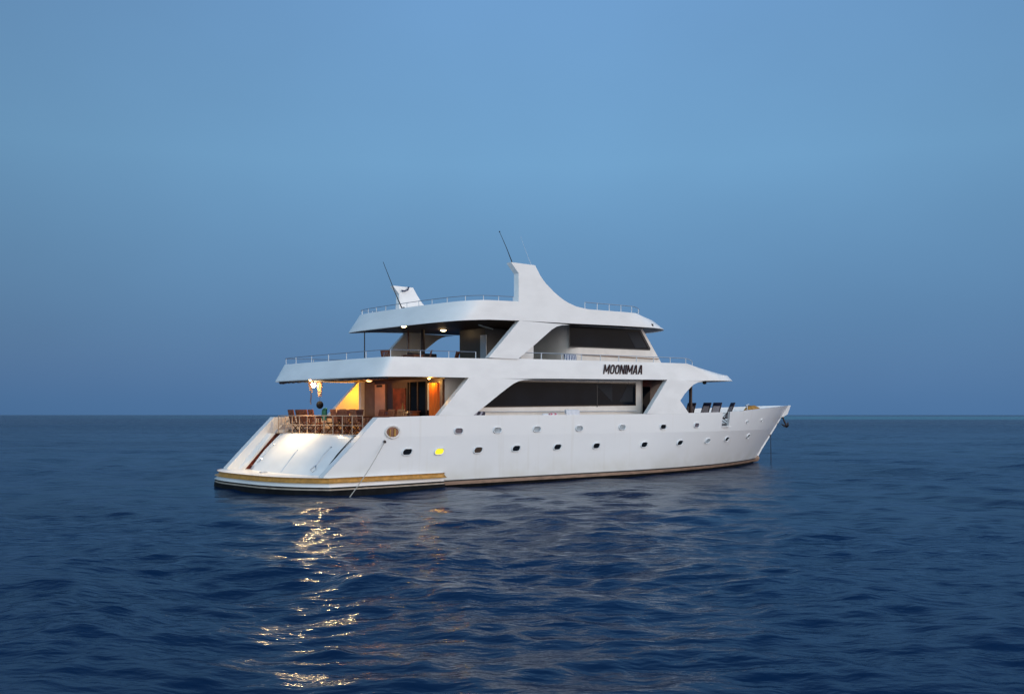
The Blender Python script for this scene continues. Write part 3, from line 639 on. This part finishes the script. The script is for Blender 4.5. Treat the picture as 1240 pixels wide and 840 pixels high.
# aft fairlead: an oval opening with a worn timber lining
for sd in (1, -1):
    c, tg, up, nr = frame_at(sd, 3.04, 2.04); el = lambda w, h, n=28: [(w * math.cos(2 * math.pi * i / n), h * math.sin(2 * math.pi * i / n)) for i in range(n)]
    P = lambda x, y, d: c + tg * x + up * y + nr * d
    b = MB(); a1, a2, a3 = el(.36, .26), el(.33, .235), el(.28, .19)
    b.grid([[P(x, y, d) for x, y in o + [o[0]]] for o, d in ((a1, 0), (a1, .03), (a2, .06), (a3, .03), (a3, .005))]); f = b.build('fairlead', 'cream', hull)
    b = MB(); b.add([P(x, y, .012) for x, y in a3], [tuple(range(28))]); b.build('fairlead_lining', 'wood', f, fix=False)
    b = MB(); b.tube([P(-.12, -.19, .02), P(-.12, .10, .03)], .03, 6); b.tube([P(.10, -.16, .02), P(.10, .12, .03)], .04, 6); b.build('bollard', 'gold', f)
    b = MB(); b.sphere(P(-.36, -.36, .03), .06); b.build('cleat', 'rust', hull)
# lower edge of the boarding gate and its hanging ladder frame
b = MB(); b.box(24.0, 24.8, -3.9, -3.45, 2.06, 2.11); b.build('gate_sill', 'white', yacht)
# transom fittings
def on_tr(t, z, d=.05): return Pt(s_tr(z) - .30 * (1 - (t / 2.95) ** 2) - .10 * (1 - abs((z - .36) / 1.54 * 2 - 1)) - d, t, z)
for t0, za, zc_, r in ((-2.35, .85, 1.45, .016), (2.3, .75, 1.45, .016), (.3, .45, 1.30, .012)):
    b = MB(); zz = lin(za, zc_, 6); b.tube([on_tr(t0, z, .05 if r > .013 else .012) for z in zz], r, 6)
    if r > .013:
        for z in (za, zc_): b.tube([on_tr(t0, z, .06), on_tr(t0, z, -.01)], .03, 6)
    b.build('transom_rail', 'steel', yacht)
b = MB(); b.tube([on_tr(2.3, .75, .06), on_tr(2.45, .62, .03), on_tr(2.35, .52, .03), on_tr(2.15, .60, .04), on_tr(2.3, .78, .05)], .014, 6); b.build('rope_loop', 'steel', yacht)
b = MB(); b.tube([on_tr(-2.35, .85, .06), on_tr(-2.45, .72, .03), on_tr(-2.6, .70, .03)], .014, 6); b.build('rope_loop', 'steel', yacht)
b = MB(); b.box(-.05, .22, .3, .5, .40, .44, bev=.01); b.build('deck_fitting', 'steel', yacht)
for sg in (1, -1):
    b = MB(); b.tube([Pt(3.2, sg * 3.5, 2.46), Pt(2.85, sg * 3.5, 2.45), Pt(2.6, sg * 3.5, 2.30), Pt(1.40, sg * 3.5, 1.22), Pt(1.46, sg * 3.5, 1.05), Pt(1.50, sg * 3.5, .75)], .02, 6); b.build('stair_handrail', 'steel', yacht)
# aft deck railing along the top of the transom
M['rail_teak'] = mat('rail_bronze', (.40, .27, .19), .4, var=.2)
railing('transom_railing', [Pt(2.32 - .12 * (1 - (t / 3.4) ** 2), t, 1.92) for t in lin(-3.4, 3.35, 13)], .74, 11, 'rail_teak', 'rail_teak', .017, mid=[.36])

# ------------------------------------------------------------------ lamps on the yacht, plus an added transom spot
def lamp(name, s, t, z, r, m, zc0, parent=yacht):
    b = MB(); b.tube([Pt(s, t, zc0), Pt(s, t, z + r * .8)], .02, 6); b.tube([Pt(s, t, z + r * 1.5), Pt(s, t, z + r * .6)], [r * .3, r * .75], 10); h = b.build(name, 'black', parent)
    b = MB(); b.sphere(Pt(s, t, z), r); b.build('bulb', m, h, fix=False)
def dome(name, s, t, z, r, m, parent=yacht):
    b = MB(); b.tube([Pt(s, t, z + .02), Pt(s, t, z - .03)], r * 1.25, 16); h = b.build(name, 'cream', parent)
    b = MB(); b.sphere(Pt(s, t, z - .035), r, (1, 1, .45)); b.build('diffuser', m, h, fix=False)
lamp('deck_lamp', 2.42, -.56, 3.92, .085, 'bulb', zb(2.7) + .03)
dome('ceiling_light', 5.35, -.9, zb(5.4) + .03, .13, 'dimwarm')
dome('ceiling_light', 5.9, .95, 6.49, .10, 'bulb2')
dome('ceiling_light', 10.0, -1.7, zrb(10.0) + .03, .13, 'bulb2')
dome('walkway_light', 7.4, -3.55, zb(7) + .03, .12, 'warm')
dome('walkway_light', 6.0, 2.62, zb(6) + .03, .055, 'warm')
def spot(name, s, t, z, aim, e, c, ang):
    d = bpy.data.lights.new(name, 'SPOT'); d.energy = e; d.color = c; d.spot_size = R(ang); d.spot_blend = .9; d.shadow_soft_size = .05
    o = bpy.data.objects.new(name, d); COL.objects.link(o); o.parent = yacht; o.location = Pt(s, t, z); o.rotation_euler = (Pt(*aim) - Pt(s, t, z)).to_track_quat('-Z', 'Y').to_euler()
spot('added_transom_spot', 2.20, -.7, 4.00, (.55, -.6, .5), 850, (1, .74, .42), 100)  # added spot that brightens the transom slope, not a known lamp
dome('lit_dome', 2.34, -.7, zb(2.4) + .03, .05, 'warm')  # dome added to go with the transom spot, no fitting known here
def plight(name, s, t, z, e, c, r=.06):
    d = bpy.data.lights.new(name, 'POINT'); d.energy = e; d.color = c; d.shadow_soft_size = r; o = bpy.data.objects.new(name, d); COL.objects.link(o); o.location = Pt(s, t, z); o.parent = yacht
plight('walkway_lamp_light', 6.62, -3.12, 3.75, 90, (1, .36, .010))
plight('curtain_lamp_light', 6.02, 2.70, 4.04, 17, (1, .55, .08), .03)
plight('saloon_lamp_light', 5.2, -.9, 3.95, 26, (1, .36, .10))
plight('upper_lamp_light', 10.0, -1.9, 6.55, 1.5, (1, .6, .25))
b = MB(); b.tube([Pt(8.9, 2.3, 6.61), Pt(10.2, 1.7, 6.54)], .035, 8); b.build('tube_light', 'tube', yacht)

# ------------------------------------------------------------------ name on the side of the upper deck band
def letters(word, x0, total, h, z0fn, t, depth=.012):
    st = .185; G = {'M': 1.0, 'O': .74, 'N': .80, 'I': .20, 'A': .80}; gap = .125; W_ = sum(G[c] for c in word) + gap * (len(word) - 1); k = total / (W_ + .22)
    b = MB(); x = 0
    def bar(p, q, w=st):
        (ax, az), (bx, bz) = p, q
        if abs(az - bz) < 1e-6: quad = [(ax, az - w * .42), (bx, bz - w * .42), (bx, bz + w * .42), (ax, az + w * .42)]
        else: quad = [(ax - w / 2, az), (ax + w / 2, az), (bx + w / 2, bz), (bx - w / 2, bz)]
        n = len(b.v); pts = []
        for dd in (0, depth):
            for px, pz in quad:
                X = (x + px + .26 * pz) * k; s_ = x0 + X; pts.append(Pt(s_, t + dd, z0fn(s_) + pz * h))
        b.add(pts, [(4, 5, 6, 7), (3, 2, 1, 0)] + [(i, (i + 1) % 4, 4 + (i + 1) % 4, 4 + i) for i in range(4)])
    for ci, c in enumerate(word):
        w = G[c]; l, r = st / 2, w - st / 2; depth = .012 + .0007 * ci
        if c == 'M': bar((l, 0), (l, 1)); bar((r, 0), (r, 1)); depth += .002; bar((w / 2, .22), (l + .02, 1), .17); depth += .002; bar((w / 2, .22), (r - .02, 1), .17)
        if c == 'N': bar((l, 0), (l, 1)); bar((r, 0), (r, 1)); depth += .002; bar((r - .02, 0), (l + .02, 1), .19)
        if c == 'I': bar((w / 2, 0), (w / 2, 1), st * 1.1)
        if c == 'A': bar((l, 0), (w / 2 - .04, 1), .20); depth += .002; bar((r, 0), (w / 2 + .04, 1), .20); depth += .002; bar((l + .1, .28), (r - .1, .28), .15)
        if c == 'O':
            n = 20; pts = []
            for dd in (0, depth):
                for ro in (1, 0):
                    for i in range(n):
                        a = 2 * math.pi * i / n; rx = (w / 2) - (0 if ro else st); rz = .5 - (0 if ro else st * .8); ex = .75
                        px = w / 2 + rx * math.copysign(abs(math.cos(a)) ** ex, math.cos(a)); pz = .5 + rz * math.copysign(abs(math.sin(a)) ** ex, math.sin(a))
                        s_ = x0 + (x + px + .26 * pz) * k; pts.append(Pt(s_, t + dd, z0fn(s_) + pz * h))
            f = []
            for i in range(n):
                j = (i + 1) % n; f += [(2 * n + i, 2 * n + j, 3 * n + j, 3 * n + i), (i, j, 2 * n + j, 2 * n + i), (n + i, n + j, 3 * n + j, 3 * n + i)]
            b.add(pts, f)
        x += w + gap
    return b.build('name_lettering', 'letter', yacht, fix=False)
letters('MOONIMAA', 14.62, 2.74, .44, lambda s_: interp(s_, [(14.6, 4.565), (17.4, 4.625)]), 4.30)
# ------------------------------------------------------------------ loose things
RZ = TH
def place(o, s, t, z, rz=0): o.location = W(s, t, z); o.rotation_euler = (0, 0, TH + rz)
def deep_copy(o, parent=None):
    c = o.copy(); COL.objects.link(c); c.parent = parent
    for ch in list(o.children): deep_copy(ch, c)
    return c
def make_chair(m='chair', name='deck_chair'):      # faces +x
    r = empty(name)
    b = MB()
    for y in lin(-.20, .20, 6): b.box(-.20, .24, y - .03, y + .03, .43, .455, bev=.004)
    b.box(-.22, .25, -.24, -.215, .40, .45); b.box(-.22, .25, .215, .24, .40, .45); b.build('seat', m, r)
    b = MB(); rot = Matrix.Translation((-.22, 0, .45)) @ Matrix.Rotation(R(-12), 4, 'Y')
    for y in lin(-.17, .17, 5): b.box(-.012, .012, y - .026, y + .026, .03, .52, rot=rot)
    b.box(-.02, .02, -.25, .25, .50, .58, rot=rot); b.box(-.02, .02, -.25, -.21, -.05, .52, rot=rot); b.box(-.02, .02, .21, .25, -.05, .52, rot=rot); b.build('backrest', m, r)
    for y in (-.23, .23):
        b = MB(); b.tube([(.22, y, 0), (-.20, y, .44)], .02, 6); b.build('leg', m, r)
        b = MB(); b.tube([(-.20, y, 0), (.22, y, .44), (.22, y, .64)], .02, 6); b.build('leg', m, r)
        b = MB(); b.box(-.28, .28, y - .03, y + .03, .64, .665); b.build('armrest', m, r)
    return r
def make_table(lx, ly, m='chair', name='dining_table'):
    r = empty(name); b = MB()
    n = max(4, int(ly / .12))
    for i in range(n): y0 = -ly / 2 + i * ly / n; b.box(-lx / 2, lx / 2, y0 + .004, y0 + ly / n - .004, .72, .75)
    b.box(-lx / 2 + .06, lx / 2 - .06, -ly / 2 + .06, ly / 2 - .06, .66, .72); b.build('table_top', m, r)
    for x in (-1, 1):
        for y in (-1, 1): b = MB(); b.box(x * (lx / 2 - .1) - .035, x * (lx / 2 - .1) + .035, y * (ly / 2 - .1) - .035, y * (ly / 2 - .1) + .035, 0, .66); b.build('leg', m, r)
    return r
proto = make_chair()
G = 'teak chairs round the aft deck tables'
seats = [(3.0, -2.95, 0, 'teak deck chair nearest the far stair, at the aft side of the far table'),
         (3.05, -2.40, 0, 'second teak deck chair from the far stair, aft side of the far table'),
         (3.0, -1.85, 0, 'third teak deck chair from the far stair, aft side of the far table'),
         (3.05, -1.30, 0, 'teak deck chair under the hanging shells, aft side of the far table'),
         (4.75, -2.85, math.pi, 'teak deck chair before the yellow lit panel, forward side of the far table'),
         (4.75, -2.3, math.pi, 'second teak deck chair from the yellow lit panel, forward side of the far table'),
         (4.75, -1.75, math.pi, 'third teak deck chair from the yellow lit panel, forward side of the far table'),
         (4.75, -1.2, math.pi, 'teak deck chair nearest the bulkhead door, forward side of the far table'),
         (3.15, .35, 0, 'teak deck chair beside the green towel, aft side of the near table'),
         (3.15, 1.1, 0, 'teak deck chair in the middle of the aft side of the near table'),
         (3.15, 1.85, 0, 'teak deck chair nearest the railing end, aft side of the near table'),
         (4.85, .35, math.pi, 'teak deck chair on the forward side of the near table, far end'),
         (4.85, 1.1, math.pi, 'teak deck chair on the forward side of the near table, in its middle'),
         (4.85, 1.85, math.pi, 'teak deck chair behind the slanting bulwark, forward side of the near table')]
for i, (s, t, rz, lb) in enumerate(seats):
    o = proto if i == 0 else deep_copy(proto); place(o, s, t, 1.905, rz + random.uniform(-.12, .12)); tag(o, lb, 'chair', G)
tb = make_table(.85, 2.5); place(tb, 3.9, -2.0, 1.905); tag(tb, 'long teak dining table below the hanging shells on the aft deck', 'table')
tb2 = make_table(.85, 2.3); place(tb2, 4.0, 1.1, 1.905); tag(tb2, 'long teak dining table near the side bulwark on the aft deck', 'table')
# sideboard against the aft bulkhead
sb = empty('sideboard'); b = MB(); b.box(-.25, .25, -.95, .95, .08, .92, bev=.01); b.build('cabinet', 'wood', sb)
b = MB(); b.box(-.29, .27, -1.0, 1.0, .92, .96, bev=.01); b.build('top', 'chair', sb)
for y in (-.48, .48): b = MB(); b.box(-.275, -.252, y - .42, y + .42, .14, .86, bev=.005); b.build('door', 'chair', sb)
place(sb, 5.75, 1.0, 1.905); tag(sb, 'low reddish wooden sideboard before the aft bulkhead doors', 'sideboard')
bb_ = empty('bottle'); b = MB(); b.tube([(0, 0, 0), (0, 0, .18), (0, 0, .24), (0, 0, .33)], [.05, .05, .02, .018], 10); b.build('body', 'shell', bb_); place(bb_, 5.7, 1.15, 2.87); tag(bb_, 'pale bottle standing on the sideboard by the aft doors', 'bottle')

def cloth(name, s, t, z, w, h, m, label, cat, side=1, fold=.03, group=None, seed=1, along=True):
    """towel hung over a rail: front and back drop, soft folds"""
    rg = random.Random(seed); ph = rg.uniform(0, 6); r = []
    for k in range(13):
        u = k / 12; dep = -h + 2 * h * u if False else None
        if u < .5: zz = -h * (1 - u * 2) * 1.0; off = .035
        else: zz = -h * .8 * (u - .5) * 2; off = -.035
        row = []
        for x in lin(-w / 2, w / 2, 17):
            f = math.sin(x * 26 + ph) * fold * min(1, abs(zz) / h * 1.6); row.append(Vector((x + .02 * math.sin(zz * 9 + ph), off + f * (1 if off > 0 else .6), zz + .012 * math.sin(x * 19 + ph) * abs(zz) / h)))
        r.append(row)
    b = MB(); b.grid(r); o = b.build(name, m); so_ = o.modifiers.new('thickness', 'SOLIDIFY'); so_.thickness = .012
    o.location = W(s, t, z); o.rotation_euler = (0, 0, TH + (math.pi if side > 0 else 0)); tag(o, label, cat, group); return o
cloth('towel', 12.68, 4.15, zt(12.7) + .29, .72, .50, 'striped', 'blue and white striped towel hung on the upper deck rail below the wheelhouse window', 'towel', seed=3)
cloth('towel', 11.55, Thull(11.5, 2.7) - .07, 2.78, .48, .17, 'pinkcloth', 'pink printed cloth drying over the bulwark under the long saloon window', 'towel', fold=.01, seed=5)
cloth('towel', 11.05, Thull(11.5, 2.7) - .07, 2.76, .30, .15, 'whitecloth', 'small white cloth drying beside the pink printed one on the bulwark', 'towel', fold=.01, seed=6)
cloth('shirt', 12.72, Thull(12.5, 2.7) - .07, 2.92, .85, .24, 'whitecloth', 'broad white shirt spread over the bulwark under the long saloon window', 'shirt', fold=.015, seed=8)
cloth('towel', 7.55, 4.0, 2.84, .6, .20, 'darkcloth', 'dark patterned cloth in the corner at the foot of the lower arch', 'towel', fold=.02, seed=9)
cloth('towel', 2.98, -.62, 2.98, .30, .52, 'green', 'green towel hung over the chairs at the aft deck table', 'towel', fold=.02, seed=10).rotation_euler = (0, 0, TH + R(90))

# hanging shells and dark float under the canopy
def chime(name, s, t, ztop, n, length, label, seed):
    rg = random.Random(seed); r = empty(name); b = MB(); b.tube([(0, 0, 0), (0, 0, -.10)], .006, 5); b.tube([(-.14, 0, -.08), (0, 0, -.10), (.14, 0, -.08)], .02, 6); b.build('frame', 'wood', r)
    for k in range(n):
        a = 2 * math.pi * k / n; x, y = .10 * math.cos(a), .10 * math.sin(a); l = length * rg.uniform(.6, 1); b = MB(); b.tube([(x, y, -.1), (x * .5, y * .5, -l)], .005, 4)
        z = -.14
        while z > -l: b.sphere((x * (1 + z / l * .5) + rg.uniform(-.01, .01), y * (1 + z / l * .5), z), .035, (1, 1, .8)); z -= .085
        b.build('shell_string', 'shell', r)
    place(r, s, t, ztop); tag(r, label, 'wind chime', 'shell chimes hanging beside the aft deck lamp'); return r
chime('wind_chime', 2.85, -1.55, zb(3) - .01, 5, .50, 'short shell chime hanging on the outboard side of the bright deck lamp', 1)
chime('wind_chime', 2.75, -.62, zb(3) - .01, 7, .72, 'long golden shell chime hanging above the round black float', 2)
fl_ = empty('float'); b = MB(); b.tube([(0, 0, 0), (0, 0, .50)], .007, 5); b.build('cord', 'black', fl_); b = MB(); b.sphere((0, 0, -.14), .15, (1, 1, 1.1)); b.build('ball', 'matt', fl_)
place(fl_, 2.75, -.62, 3.25); tag(fl_, 'round black float hanging on a cord below the long shell chime', 'float')
co = MB(); co.tube([(0, 0, 0), (.02, 0, -.2), (-.01, 0, -.4), (.01, 0, -.55)], [.02, .03, .03, .02], 6); cx = co.build('rope_tail', 'navy'); cx.location = W(2.85, -1.55, 3.68); tag(cx, 'dark rope tail hanging below the short shell chime', 'rope')

# upper deck furniture
low_t = make_table(.6, .9, 'chair', 'low_table'); low_t.scale = (1, 1, .8); place(low_t, 6.2, 1.2, 4.645); tag(low_t, 'low dark table on the open upper deck near the thin stay', 'table')
G2 = 'dark chairs on the upper aft deck'
pd_ = make_chair('chair', 'lounge_chair')
for i, (s, t, rz, lb) in enumerate([(6.3, -.7, .3, 'dark wooden chair farthest aft on the upper deck, below the round ceiling lamp'),
        (7.2, .6, 2.6, 'dark wooden chair on the upper deck beside the slim wood pole'),
        (8.6, .7, 2.2, 'dark wooden chair on the upper deck just aft of the metal sheathed stair box'),
        (10.1, 1.9, 3.0, 'dark wooden chair on the upper deck in front of the grey stair box')]):
    o = pd_ if i == 0 else deep_copy(pd_); place(o, s, t, 4.645, rz); o.scale = (1, 1, .86); tag(o, lb, 'chair', G2)
sf = empty('sofa'); b = MB(); b.box(-.35, .35, -.8, .8, .15, .42, bev=.05); b.build('seat', 'chairdark', sf); b = MB(); b.box(-.42, -.28, -.8, .8, .15, .86, bev=.05); b.build('backrest', 'canvas', sf)
for y in (-.82, .82): b = MB(); b.box(-.4, .35, y - .08, y + .08, .12, .62, bev=.04); b.build('armrest', 'chairdark', sf)
for x in (-.3, .3):
    for y in (-.7, .7): b = MB(); b.tube([(x, y, 0), (x, y, .16)], .03, 6); b.build('leg', 'chairdark', sf)
place(sf, 8.3, -.7, 4.645, R(-90)); tag(sf, 'dark two seat sofa at mid upper deck with sky behind it', 'sofa')

# steamer chairs on the foredeck
def steamer():
    r = empty('steamer_chair'); rot = Matrix.Translation((-.25, 0, .40)) @ Matrix.Rotation(R(-24), 4, 'Y')
    b = MB(); b.box(-.02, .02, -.27, -.23, -.1, .86, rot=rot); b.box(-.02, .02, .23, .27, -.1, .86, rot=rot); b.box(-.02, .02, -.27, .27, .82, .88, rot=rot); b.build('back_frame', 'chairdark', r)
    b = MB(); b.box(-.008, .008, -.23, .23, .0, .82, rot=rot); sl = b.build('sling', 'sling', r); b = MB(); b.box(-.03, .03, -.24, .24, .68, .86, rot=rot, bev=.01); b.build('headrest', 'navy', sl)
    b = MB()
    for x in lin(-.22, .62, 9): b.box(x - .035, x + .035, -.25, .25, .385, .41)
    b.box(-.26, .66, -.28, -.24, .36, .41); b.box(-.26, .66, .24, .28, .36, .41); b.build('seat', 'chairdark', r)
    for y in (-.27, .27):
        b = MB(); b.tube([(.55, y, 0), (.1, y, .40), (-.1, y, .62)], .02, 6); b.build('leg', 'chairdark', r)
        b = MB(); b.tube([(-.45, y, 0), (.15, y, .40)], .02, 6); b.build('leg', 'chairdark', r)
        b = MB(); b.box(-.42, .28, y - .03, y + .03, .62, .645); b.build('armrest', 'chairdark', r)
    return r
G3 = 'steamer chairs on the foredeck'
st0 = steamer()
for i, (s, t, rz, lb) in enumerate([(24.0, 2.45, R(176), 'brown backed steamer chair just forward of the canopy pole'),
        (24.05, 3.15, R(182), 'pale cloth steamer chair in the middle of the foredeck group'),
        (25.1, 3.10, R(150), 'steamer chair above the boarding gate, farthest toward the bow'),
        (24.3, 1.25, R(185), 'steamer chair half hidden behind the dark canopy pole')]):
    o = st0 if i == 0 else deep_copy(st0); place(o, s, t, 2.14, rz); o.scale = (1, 1, 1.0); tag(o, lb, 'steamer chair', G3)
# ochre canvas bundle near the bow
b = MB(); rows = []
for i, u in enumerate(lin(-1, 1, 13)):
    w = (1 - abs(u) ** 2.6) ** .5; rows.append([Vector((u * 1.0, w * .42 * math.cos(a), .02 + w * (.62 + .03 * math.sin(i * 2.1)) * max(0, math.sin(a)))) for a in lin(0, math.pi, 13)])
b.grid(rows); o = b.build('canvas_cover', 'bowgold'); place(o, 32.3, -.1, 2.62, R(8)); tag(o, 'ochre canvas covered windlass mound on the bow deck', 'cover')
b = MB(); b.box(31.5, 33.0, -.35, .35, 2.15, 2.62); b.build('windlass_base', 'white', yacht)
b = MB(); b.tube([Pt(29.4, 1.6, 2.2), Pt(29.4, 1.6, 3.28)], .03, 6); b.tube([Pt(29.25, 1.6, 3.22), Pt(29.55, 1.6, 3.3)], .04, 6); b.build('bow_post', 'steel', yacht)

# anchor stowed under the stem and the chain to the sea
an = empty('anchor'); b = MB(); b.box(-.05, .05, -.05, .05, -.75, .18); b.build('shank', 'rust', an)
b = MB(); b.tube([(-.10, -.34, -.42), (0, -.22, -.66), (0, 0, -.80), (0, .22, -.66), (-.10, .34, -.42)], [.03, .07, .09, .07, .03], 8); b.build('fluke', 'rust', an)
b = MB(); b.tube([(0, -.14, .14), (0, .14, .14)], .03, 6); b.tube([(-.35, 0, -.60), (.42, 0, -.62)], [.03, .05], 6); b.build('stock', 'rust', an)
place(an, 35.15, .18, 2.44, R(-10)); an.rotation_euler = (R(-6), R(-30), TH); an.scale = (.72,) * 3; tag(an, 'dark rusty anchor hanging under the tip of the bow', 'anchor')
b = MB(); p0 = W(33.98, .05, 1.42); p1 = W(34.25, -.1, SEA - .15)
for k in range(34):
    u = k / 33; c = p0.lerp(p1, u) + Vector((0, 0, -.08 * math.sin(u * math.pi))); d = (p1 - p0).normalized(); x = Vector((1, 0, 0)) if k % 2 else Vector((0, 1, 0)); x = (x - d * x.dot(d)).normalized()
    b.tube([c + d * .035 * math.cos(a) + x * .022 * math.sin(a) for a in lin(0, 2 * math.pi, 9)], .009, 5, cap=False)
o = b.build('anchor_chain', 'rust'); tag(o, 'dark anchor chain running from the stem down into the sea', 'chain')
b = MB(); b.sphere(Pt(33.93, 0, 1.42), .09); b.build('hawse_lip', 'rust', yacht)
# mooring line from the quarter to the water
b = MB(); q0 = W(2.66, 4.33, 1.62); q1 = W(.45, 6.1, .45); q2 = W(.3, 6.9, SEA - .1)
pts = []
for i in range(25):
    u = i / 24; a = W(2.66, 4.34, 1.66); c = W(.55, 5.2, -.30); pts.append(a.lerp(c, u) + Vector((0, 0, -.10 * math.sin(math.pi * u))))
b.tube(pts, .016, 6); o = b.build('mooring_line', 'rope'); tag(o, 'thin pale mooring line slanting from the stern quarter into the water', 'rope')
